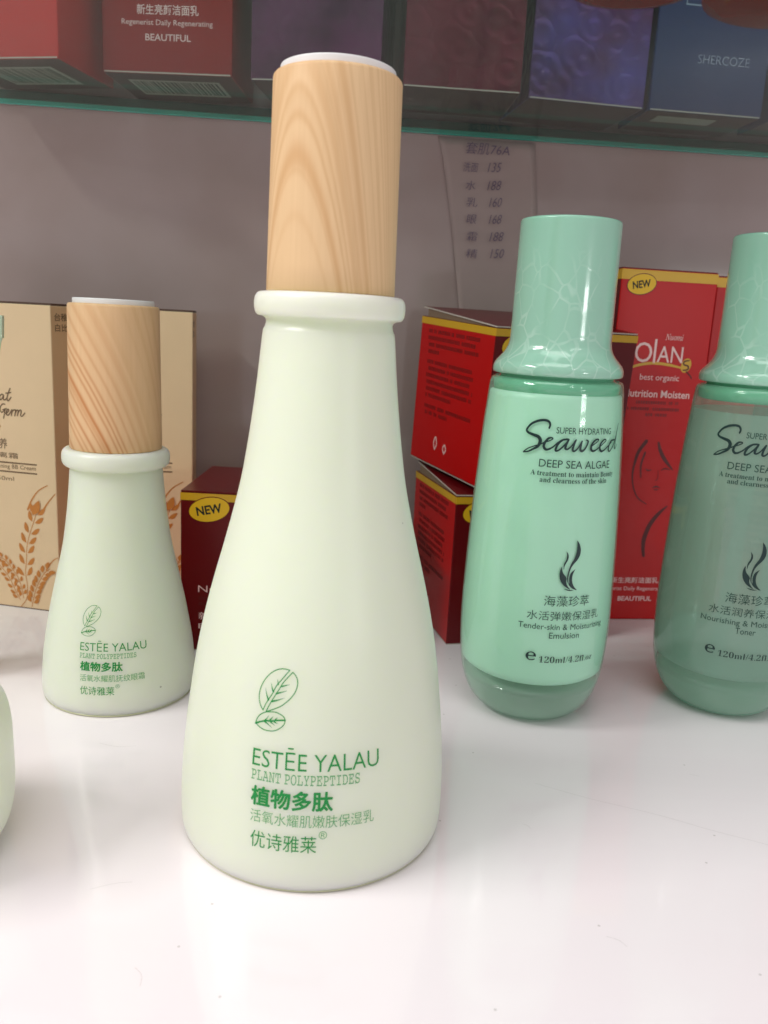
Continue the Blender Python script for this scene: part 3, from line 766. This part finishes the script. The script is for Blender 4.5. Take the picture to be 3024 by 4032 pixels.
M_TONER = shell_mat("toner_liquid", (0.88, 0.95, 0.92, 1), srgb(200, 228, 216), 0.5, 0.75)
common = [("SUPER HYDRATING", -0.130, 0.726, 105.2, 107.2, M_DARKINK2, 0.0, "E", 24.3),
          ("DEEP SEA ALGAE", -0.318, 0.729, 94.0, 96.5, M_DARKINK2, 0.0, "E", 24.9),
          ("𝐀 𝐭𝐫𝐞𝐚𝐭𝐦𝐞𝐧𝐭 𝐭𝐨 𝐦𝐚𝐢𝐧𝐭𝐚𝐢𝐧 𝐁𝐞𝐚𝐮𝐭𝐲", -0.417, 0.826, 91.2, 92.9, M_DARKINK2, 0.0, "𝐀", 25.1),
          ("𝐚𝐧𝐝 𝐜𝐥𝐞𝐚𝐫𝐧𝐞𝐬𝐬 𝐨𝐟 𝐭𝐡𝐞 𝐬𝐤𝐢𝐧", -0.289, 0.684, 89.0, 90.7, M_DARKINK2, 0.0, "𝐝", 25.2),
          ("海藻珍萃", -0.089, 0.527, 47.2, 50.9, M_DARKINK2, -0.004, None, 26.8),
          ("℮", -0.254, -0.123, 27.4, 30.6, M_DARKINK, 0.01, None, 26.8),
          ("𝟏𝟐𝟎𝐦𝐥/𝟒.𝟐𝐟𝐥.𝐨𝐳", -0.084, 0.690, 26.9, 29.2, M_DARKINK, -0.012, "𝟏", 26.8)]
seaweed_bottle("emulsion_bottle", "mint green bottle filled with milky lotion, directly right of the tall cream bottle", (0.0577, 0.2945, 0), 0.0, True,
               common + [("水活弹嫩保湿乳", -0.284, 0.719, 42.2, 45.4, M_DARKINK2, -0.004, None, 26.9),
                         ("Tender-skin & Moisturizing", -0.381, 0.813, 38.9, 40.9, M_DARKINK2, 0.0, "T", 27.0),
                         ("Emulsion", 0.014, 0.420, 35.8, 37.9, M_DARKINK2, 0.0, "E", 27.0)], 0)
toner = seaweed_bottle("toner_bottle", "green bottle of clear toner with a dip tube, cut by the right edge", (0.1349, 0.3066, 0), -0.400, False,
               common + [("水活润养保湿水", -0.272, 0.719, 42.6, 45.8, M_DARKINK2, -0.004, None, 26.9),
                         ("Nourishing & Moisturizing", -0.360, 0.813, 39.4, 41.4, M_DARKINK2, 0.0, "N", 27.0),
                         ("Toner", 0.086, 0.340, 36.3, 38.5, M_DARKINK2, 0.0, "T", 27.0)], 0)
microprint([(-12 + (k % 3), 10 - 2 * (k % 2), 78 - 3.0 * k) for k in range(9)], Wrap(GP, 26.3, pi - 0.5, eps=-1.0), toner, M_DARKINK2, "back_print", h=1.7, seed=9)

# ---------------------------------------------------------------- the tube at the left edge
tube = thing("cosmetic_tube", "pale green squeeze tube with ribbed crimped end at the left edge", "tube", (-0.1558, 0.2945, 0))
tube.rotation_euler = (0, radians(2.9), 0)
V = []; F = []
levels = [(12, 9.2, 9.2), (40, 9.6, 9.6), (75, 9.9, 8.2), (100, 10.8, 5.4), (116, 12.0, 3.0), (125, 13.4, 1.1), (126.5, 13.9, 0.9)]
for z, a, b_ in levels:
    for i in range(48):
        t_ = 2 * pi * i / 48
        V.append((a * cos(t_) * MM, b_ * sin(t_) * MM, z * MM))
for j in range(len(levels) - 1):
    for i in range(48):
        F.append((j * 48 + i, j * 48 + (i + 1) % 48, (j + 1) * 48 + (i + 1) % 48, (j + 1) * 48 + i))
F.append(tuple(range(47, -1, -1)))
mesh_obj("tube_body", V, F, M_TUBEGREEN, tube, smooth=True)
V = []; F = []
nr = 56
for z in (126.3, 134.0):
    for i in range(nr + 1):
        x = -14 + 28 * i / nr
        y = 0.75 + (0.35 if i % 2 else 0)
        V += [(x * MM, -y * MM, z * MM), (x * MM, y * MM, z * MM)]
for i in range(nr):
    a = 2 * i; b_ = a + 2 * (nr + 1)
    F += [(a, a + 2, b_ + 2, b_), (a + 1, b_ + 1, b_ + 3, a + 3), (b_, b_ + 2, b_ + 3, b_ + 1), (a, a + 1, a + 3, a + 2)]
F += [(0, 2 * (nr + 1), 2 * (nr + 1) + 1, 1), (2 * nr, 2 * nr + 1, 4 * nr + 3, 4 * nr + 2)]
mesh_obj("crimped_end", V, F, M_TUBEGREEN, tube)
lathe("tube_cap", rounded(9.3, 0.5, 9.0, 12, 0.6), M_WHITE, tube, 64)

# ---------------------------------------------------------------- cream cartons
def ear(cx, cz, pts, n, ln, wd, awn=True):
    """wheat ear: stem points -> stroke list and kernel outlines"""
    P = catmull([(a, b_) for a, b_ in pts], 10)
    ker = []
    m = len(P)
    for k in range(n):
        i = int((0.12 + 0.80 * k / (n - 1)) * (m - 1))
        a = P[max(i - 1, 0)]; b_ = P[min(i + 1, m - 1)]
        d = atan2(b_[1] - a[1], b_[0] - a[0])
        for sg in (-1, 1):
            q = d + sg * 0.62
            c0 = (P[i][0] + 0.25 * wd * cos(d + sg * pi / 2), P[i][1] + 0.25 * wd * sin(d + sg * pi / 2))
            tip = (c0[0] + ln * cos(q), c0[1] + ln * sin(q))
            nx_, ny_ = -sin(q) * sg, cos(q) * sg
            o1 = (c0[0] + ln * .35 * cos(q) - nx_ * -wd * .55, c0[1] + ln * .35 * sin(q) + ny_ * wd * .55)
            o2 = (c0[0] + ln * .75 * cos(q) + nx_ * wd * .42, c0[1] + ln * .75 * sin(q) + ny_ * wd * .42)
            i1 = (c0[0] + ln * .55 * cos(q) - nx_ * wd * .25, c0[1] + ln * .55 * sin(q) - ny_ * wd * .25)
            ker.append([c0, o1, o2, tip, i1])
    return P, ker

def carton_print_cream(t, w, fm):
    o = w                                     # u measured from the right hand corner, negative leftwards
    S = lambda s, a, b_, z0, z1, ref=None, off=0.0, mat=M_BROWNINK: text(s, fm, t, o + a, o + b_, z0, z1, mat, ref=ref, offset=off)
    S("𝒲𝒽ℯ", -42.5, -28.8, 95.8, 101.2, None, 0.008)
    ribbons([[(o + a, z, hw) for a, z, hw in s_] for s_ in SCRIPT], fm, t, M_BROWNINK, "script_lettering")
    S("ℰ𝓈𝓈ℯ𝓃𝒸ℯ", -46.0, -26.5, 82.0, 87.0, None, 0.008, M_WHEAT)
    S("小麦胚芽滋养", -49.0, -23.6, 74.2, 79.0, None, 0.004)
    S("焕白隔离霜", -44.5, -18.5, 70.2, 72.8, None, 0.0)
    S("Brightening BB Cream", -36.0, -9.8, 65.6, 67.4, "B")
    for z in (68.2, 64.1):
        ribbons([[(o - 46, z, .32), (o - 9.5, z, .32)]], fm, t, M_BROWNINK, "rule")
    S("50ml", -29.5, -21.0, 60.0, 61.8, "5")
    ears = [([(-16.4, 11.2), (-17.2, 17.3), (-16.5, 23.1), (-16.1, 28.5), (-15.0, 33.6), (-13.1, 39.0), (-11.1, 44.1), (-10.3, 47)], 7, 5.2, 2.6),
            ([(-20.5, 4), (-21.9, 6.5), (-23.8, 10.3), (-26.1, 14.7), (-29.3, 18.5), (-32, 21)], 7, 3.0, 1.9),
            ([(-18.8, 5.0), (-19.3, 8.9), (-21.1, 14.5), (-24.2, 18.8), (-26.9, 22.0), (-30.2, 23.6)], 8, 2.6, 1.8),
            ([(-14.6, 1.3), (-13.6, 5.3), (-12.2, 9.7), (-10.3, 13.8), (-7.7, 18.0), (-4.6, 20.6)], 8, 3.6, 2.4)]
    allk = []; st = []
    for pts, n, ln, wd in ears:
        pts = [(o + a, b_) for a, b_ in pts]
        P, K = ear(0, 0, pts, n, ln, wd)
        allk += K
        st.append([(a, b_, 0.16) for a, b_ in pts])
    st.append([(o - 16.4, 11.4, .16), (o - 17.2, 5, .16), (o - 20.2, .7, .16)])
    st.append([(o - 14.6, 47.5, .5), (o - 12.5, 52, .35), (o - 9, 56.5, .25), (o - 4.4, 59.3, .2)])
    st.append([(o - 7.6, 46.5, .5), (o - 5.5, 50, .35), (o - 3, 53.2, .25), (o - .6, 55.8, .2)])
    st.append([(o - 6.5, 19.8, .3), (o - 4.3, 23.0, .25), (o - 2.5, 25.0, .2), (o - .5, 26.2, .15)])
    allk.append([(o - 12.2, 45.2), (o - 12.6, 48.2), (o - 9.0, 52.0), (o - 8.3, 49.2), (o - 9.2, 46.6)])
    blobs(allk, fm, t, M_WHEAT, "wheat_print")
    ribbons(st, fm, t, M_WHEAT, "wheat_stems")

def cream_carton(label, loc, yaw, w, d, h):
    t = thing("cream_carton", label, "carton", loc, yaw, "tall cream wheat cartons")
    def side(n):
        if n.z > .5: return 2
        if abs(n.x) > .5: return 1
        return 0
    slab("carton_body", 0, w, 0, d, 0.4, h, None, t, bev=0.45, mats=[M_CREAMBOX, M_CREAMSIDE, M_CREAMTOP], side_of=side)
    slab("lid_flap", 0.1, w - 0.1, 0.8, d, h + 0.05, h + 0.9, M_CREAMTOP, t, bev=0.15)
    slab("bottom_seam", 0.2, w - 0.2, 0.3, d - 0.3, 0.0, 0.38, M_CREAMTOP, t)
    carton_print_cream(t, w, Flat('front'))
    fr = Flat('right', w)
    text("台稚", fr, t, 2.7, 12.5, 131.2, 134.6, M_BROWNINK, offset=0.01)
    text("白比", fr, t, 3.0, 12.5, 126.8, 130.0, M_BROWNINK, offset=0.01)
    return t
ya = math.atan2(-0.197, 0.98)
W1 = 56
cream_carton("cream wheat carton at the left edge showing its ears of wheat in full", (-0.1463 - W1 * MM * cos(ya), 0.363 - W1 * MM * sin(ya), 0), ya, W1, 35, 137.7)
yb = radians(9.8)
W2 = 44
cream_carton("cream wheat carton behind the small bottle, mostly hidden by its wooden cap", (-0.0918 - W2 * MM * cos(yb), 0.3892 - W2 * MM * sin(yb), 0), yb, W2, 31, 138.0)

# ---------------------------------------------------------------- red cartons
def new_badge(t, fm, u, v, a=8.2, b_=4.9, rot=0.20):
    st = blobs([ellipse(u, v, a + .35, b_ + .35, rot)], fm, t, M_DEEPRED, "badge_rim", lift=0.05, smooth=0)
    s2 = blobs([ellipse(u, v, a, b_, rot)], fm, t, M_STICKER, "new_badge", lift=0.09, smooth=0)
    text("NEW", fm, t, u - a * .64, u + a * .62, v - b_ * .38, v + b_ * .38, M_BLACKINK, offset=0.028, lift=0.14, rot=rot)

def jar_carton(label, loc, yaw, w, d, h, rx=0.0, side_text=True, open_lid=4.0, badge=True, mat=None):
    t = thing("red_jar_carton", label, "carton", loc, yaw, "red jar cartons", rx)
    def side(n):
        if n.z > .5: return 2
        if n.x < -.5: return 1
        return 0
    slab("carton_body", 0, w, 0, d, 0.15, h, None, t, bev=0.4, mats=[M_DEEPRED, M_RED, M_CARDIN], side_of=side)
    slab("bottom_edge", 0.15, w - 0.15, 0.15, d - 0.15, -0.25, 0.13, M_EDGEWHITE, t)
    # gold band printed round the top
    b0, b1 = h - 3.3, h - 0.25
    e = 0.1
    V = []; F = []
    ring = [(-e, -e), (w + e, -e), (w + e, d + e), (-e, d + e)]
    for z in (b0, b1):
        V += [(x * MM, y * MM, z * MM) for x, y in ring]
    F = [(0, 1, 5, 4), (1, 2, 6, 5), (2, 3, 7, 6), (3, 0, 4, 7)]
    mesh_obj("gold_band", V, F, M_GOLD, t)
    # raised lid and the grey side flap under it
    a = radians(open_lid)
    if open_lid:
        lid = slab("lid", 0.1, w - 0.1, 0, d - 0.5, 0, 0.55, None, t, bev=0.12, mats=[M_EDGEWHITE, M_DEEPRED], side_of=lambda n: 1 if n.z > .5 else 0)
        lid.location = (0, 0.0002, (h + 0.12) * MM); lid.rotation_euler = (a, 0, 0)
        zt = (d - 4) * math.tan(a)
        V = [(0.9, 2, h - 0.3), (0.9, d - 4, h - 0.3), (0.9, d - 4, h + zt), (0.9, 2, h + 0.1), (1.3, 2, h - 0.3), (1.3, d - 4, h - 0.3), (1.3, d - 4, h + zt), (1.3, 2, h + 0.1)]
        mesh_obj("side_flap", [(x * MM, y * MM, z * MM) for x, y, z in V],
                 [(0, 1, 2, 3), (7, 6, 5, 4), (3, 2, 6, 7), (1, 5, 6, 2)], M_CARDIN, t)
    else:
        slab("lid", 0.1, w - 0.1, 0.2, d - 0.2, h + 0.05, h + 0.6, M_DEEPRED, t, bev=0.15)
    ff = Flat('front')
    new_badge(t, ff, 11.6, h - 6.8)
    text("Nutrition Moisten", ff, t, 7.2, w - 22, 25.5, 28.3, M_PINKINK, ref="N", offset=-0.008)
    microprint([(7.4, w - 14, 22.2), (7.4, w - 20, 19.8)], ff, t, M_DARKREDINK, h=1.2, seed=3)
    text("新生亮颜洁面乳", ff, t, 7.4, w - 30, 13.6, 16.8, M_PINKINK)
    text("BEAUTIFUL", ff, t, 7.4, w - 40, 9.6, 11.8, M_PINKINK)
    text("OlAN", ff, t, w * .48, w * .86, 38, 47, M_PINKINK, offset=-0.01)
    if side_text:
        fl = Flat('left', d)
        rows = [(8, 54, 60.5), (8, 52, 57.4), (9, 54, 54.3), (9, 20, 51.2), (9, 50, 46.5), (9, 52, 43.4), (9, 50, 40.3), (10, 52, 37.2), (10, 52, 34.1), (10, 34, 31.0), (10, 53, 26.0), (11, 32, 23.0)]
        microprint(rows, fl, t, M_DARKREDINK, h=1.7, seed=5)
        ribbons([[(24, 8, .35), (22.6, 11, .35), (24, 14, .35), (25.4, 11, .35), (24, 8, .35)], [(33, 8, .35), (31.6, 10, .35), (33, 12, .35), (34.4, 10, .35), (33, 8, .35)]],
                fl, t, M_PINKINK, "recycling_mark")
    return t

jar_carton("small red carton between the small cream bottle and the tall one, NEW badge showing", (-0.0819, 0.3270, 0.0003), 0.0, 74, 60, 67.2, side_text=False, open_lid=0)
yl = radians(14)
jar_carton("red carton standing on the counter at the bottom of the stack of two", (0.0305, 0.3481, 0.0003), yl, 75, 64, 66.9, open_lid=4.0)
yu = radians(25.5)
jar_carton("red carton lying tilted on top of another red carton, its lid ajar", (0.0399, 0.3500, 0.0706), yu, 73.5, 66, 67.6, rx=radians(3.7), open_lid=3.2)

def olan_carton(label, loc, yaw, w, d, h, full=True):
    t = thing("tall_red_carton", label, "carton", loc, yaw, "tall red face wash cartons")
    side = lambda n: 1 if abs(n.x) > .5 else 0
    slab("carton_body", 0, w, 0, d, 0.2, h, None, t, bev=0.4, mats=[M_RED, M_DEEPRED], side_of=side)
    e = 0.1
    V = [(x * MM, y * MM, z * MM) for z in (h - 4.7, h - 0.3) for x, y in [(-e, -e), (w + e, -e), (w + e, d + e), (-e, d + e)]]
    mesh_obj("gold_band", V, [(0, 1, 5, 4), (1, 2, 6, 5), (2, 3, 7, 6), (3, 0, 4, 7)], M_GOLD, t)
    slab("lid", 0.2, w - 0.2, 0.4, d - 0.2, h + 0.02, h + 0.5, M_DEEPRED, t, bev=0.1)
    if not full: return t
    ff = Flat('front')
    new_badge(t, ff, 9.8, h - 6.6, 6.8, 4.4, 0.18)
    text("𝑁𝑢𝑜𝑚𝑖", ff, t, 24.3, 33.0, 136.8, 139.6, M_PINKINK, ref="𝑁")
    text("O", ff, t, 10.2, 18.6, 126.2, 135.3, M_PINKINK, offset=0.0)
    text("l", ff, t, 19.4, 20.5, 126.0, 137.0, M_PINKINK)
    text("AN", ff, t, 21.3, 33.8, 126.6, 134.0, M_PINKINK, offset=0.0)
    ribbons([[(9.0, 123.6, .5), (14, 125.2, .6), (20, 126.0, .6), (27, 125.6, .6), (34.0, 124.4, .4)]], ff, t, M_GOLD, "gold_arc")
    blobs([ellipse(36.0, 125.6, 2.4, 3.4, -0.3)], ff, t, M_GOLD, "gold_emblem", lift=0.02, smooth=0)
    ribbons([[(37.2, 128.0, .3), (35.0, 127.4, .35), (34.9, 126.0, .35), (37.0, 125.4, .4), (37.0, 123.8, .35), (34.8, 123.4, .3)], [(36.5, 122.8, .3), (38.6, 121.0, .3), (39.6, 119.6, .2)]],
            ff, t, M_DARKREDINK, "emblem_mark", lift=0.05)
    text("best organic", ff, t, 14.0, 33.4, 118.2, 120.9, M_PINKINK, ref="b")
    text("Nutrition Moisten", ff, t, 6.8, 39.6, 110.2, 113.6, M_PINKINK, ref="N", offset=0.012)
    microprint([(13.5, 34.1, 107), (9.5, 36.6, 104), (18.7, 29.6, 101.3)], ff, t, M_DARKREDINK, h=1.4, seed=4)
    # line drawing of a woman's face
    ribbons([[(20.9, 89.4, .9), (17.6, 84, .8), (16.3, 78, .55), (16.0, 72.6, .4), (17.2, 67, .35), (20, 62, .3), (24.7, 59.0, .2)],
             [(21.0, 84, .5), (19.7, 78, .45), (20.3, 72, .3)],
             [(27.2, 89.0, .5), (28.4, 85.5, .8), (30.8, 81.6, .9), (34.0, 78.0, .6), (36.0, 76.0, .2)],
             [(35.5, 58.2, .3), (31.5, 54.2, .9), (27.9, 48.8, 1.1), (25.8, 42, 1.1), (25.8, 37, .9), (26.6, 33.0, .7)],
             [(22.2, 76.2, .15), (23.6, 75.4, .35), (25.2, 75.8, .15)], [(30.2, 75.6, .15), (32.0, 76.6, .35), (34.4, 76.0, .15)],
             [(28.6, 75.5, .12), (29.0, 71.8, .14), (28.0, 70.6, .18)], [(26.8, 67.0, .15), (28.6, 67.7, .4), (30.6, 67.2, .15)], [(27.4, 66.4, .1), (28.8, 66.1, .3), (30.0, 66.5, .1)]],
            ff, t, M_DARKREDINK, "face_drawing")
    text("新生亮颜洁面乳", ff, t, 11.2, 35.8, 19.0, 22.0, M_PINKINK, offset=0.012)
    text("Regenerist Daily Regenerating", ff, t, 5.0, 40.5, 15.3, 17.2, M_PINKINK, ref="R")
    text("BEAUTIFUL", ff, t, 15.8, 33.4, 9.8, 12.2, M_PINKINK, offset=0.02)
    return t
olan_carton("tall red carton with OlAN lettering and a face drawing, between the two green bottles", (0.1020, 0.3925, 0), radians(8), 46.3, 33, 167.6)
olan_carton("tall red carton in shade behind the right green bottle's cap", (0.1520, 0.4100, 0), radians(6), 44, 30, 167.2, full=False)

# ---------------------------------------------------------------- cartons on the glass shelf
SH = 0.2362
def shelf_carton(name, label, x0, y0, x1, y1, d, h, mats, group=None):
    yaw = atan2(y1 - y0, x1 - x0); w = hypot(x1 - x0, y1 - y0)
    t = thing(name, label, "carton", (x0 * MM, y0 * MM, SH), yaw, group)
    slab("carton_body", 0, w, 0, d, 0.3, h, None, t, bev=0.6, mats=[mats, M_BOXBOTTOM], side_of=lambda n: 1 if n.z < -.5 else 0)
    ribbons([[(0.8, 0.75, .28), (w - 0.8, 0.75, .28)]], Flat('front'), t, M_EDGEWHITE, "bottom_fold")
    return t, w
def barcode(t, x0, y0, x1, y1, seed):
    fb = Flat('bottom', eps=-0.1)
    rnd = random.Random(seed)
    q = [(x0, y0), (x1, y0), (x1, y1), (x0, y1)]
    lab = mesh_obj("barcode_label", [fb(u, v, 0.0) for u, v in q], [(3, 2, 1, 0)], M_LABEL, t)
    V = []; F = []
    x = x0 + 1.5
    while x < x1 - 2:
        wd = rnd.choice((.35, .5, .8, 1.0)); b = len(V)
        V += [fb(x, y0 + 2, 0.06), fb(x + wd, y0 + 2, 0.06), fb(x + wd, y1 - 3, 0.06), fb(x, y1 - 3, 0.06)]
        F.append((b + 3, b + 2, b + 1, b)); x += wd + rnd.choice((.4, .6, 1.0))
    mesh_obj("bars", V, F, M_BLACKINK, lab)
a, w = shelf_carton("shelf_carton", "bright red carton on the glass shelf at the top left corner", -198, 383, -142.9, 372, 44, 150, M_REDBRIGHT)
barcode(a, 12, 10, 46, 36, 1)
a, w = shelf_carton("shelf_carton", "red carton lettered BEAUTIFUL on the glass shelf, second from the left", -130.2, 388.2, -74.4, 385.7, 44, 150, M_DEEPRED2)
barcode(a, 7.5, 9, 48, 33, 2)
ff = Flat('front')
text("新生亮颜洁面乳", ff, a, 15.0, 41.5, 23.2, 27.2, M_PINKINK, offset=0.012)
text("Regenerist Daily Regenerating", ff, a, 8.5, 47.5, 19.3, 21.4, M_PINKINK, ref="R", offset=0.005)
text("BEAUTIFUL", ff, a, 18.6, 38.2, 13.2, 15.9, M_PINKINK, offset=0.015)
shelf_carton("shelf_carton", "dark purple embossed foil carton behind the tall wooden cap", -67, 389.2, -11.1, 383.5, 44, 150, M_PURPLE)
shelf_carton("shelf_carton", "dark maroon embossed foil carton just right of the tall wooden cap", -1.5, 385.8, 49.1, 388.8, 44, 150, M_MAROON)
a, w = shelf_carton("shelf_carton", "violet embossed foil carton left of the blue carton", 53.3, 393.9, 106.0, 403.0, 44, 150, M_VIOLET)
a, w = shelf_carton("shelf_carton", "plain blue carton on the glass shelf at the top right", 108.6, 403.2, 161.0, 409.0, 38, 150, M_BLUE)
text("SHERCOZE", ff, a, 20, 44, 21.0, 24.6, M_SILVERINK, offset=-0.01)
lab = slab("seal_label", 8, 36, 8, 18, 0.12, 0.28, M_LABEL, a)
ribbons([[(12, 44, .35), (19.5, 44, .35)], [(12, 44, .25), (12, 80, .25)], [(19.5, 44, .25), (19.5, 80, .25)]], ff, a, M_SILVERINK, "line_frame")
a, w = shelf_carton("shelf_carton", "dark blue carton at the right frame edge beyond the plain blue one", 166, 411, 214, 416, 30, 150, M_BLUE)

def red_jar(label, x, y, r):
    t = thing("red_jar", label, "jar", (x * MM, y * MM, SH), 0, "dark red jars on the shelf")
    lathe("jar_body", smooth_prof([(r - 4, 0), (r - 1.2, .5), (r, 3), (r, 20), (r - 2, 26), (r - 5, 28)], 4), M_JARRED, t, 96)
    lathe("lid", rounded(r - 3, 28.1, r - 3, 44, .6), M_JARRED, t, 96)
red_jar("smaller dark red jar bottom at the top edge, over the violet carton", 64.5, 270.0, 21)
red_jar("larger dark red jar bottom at the top right corner", 114.5, 273.0, 28)
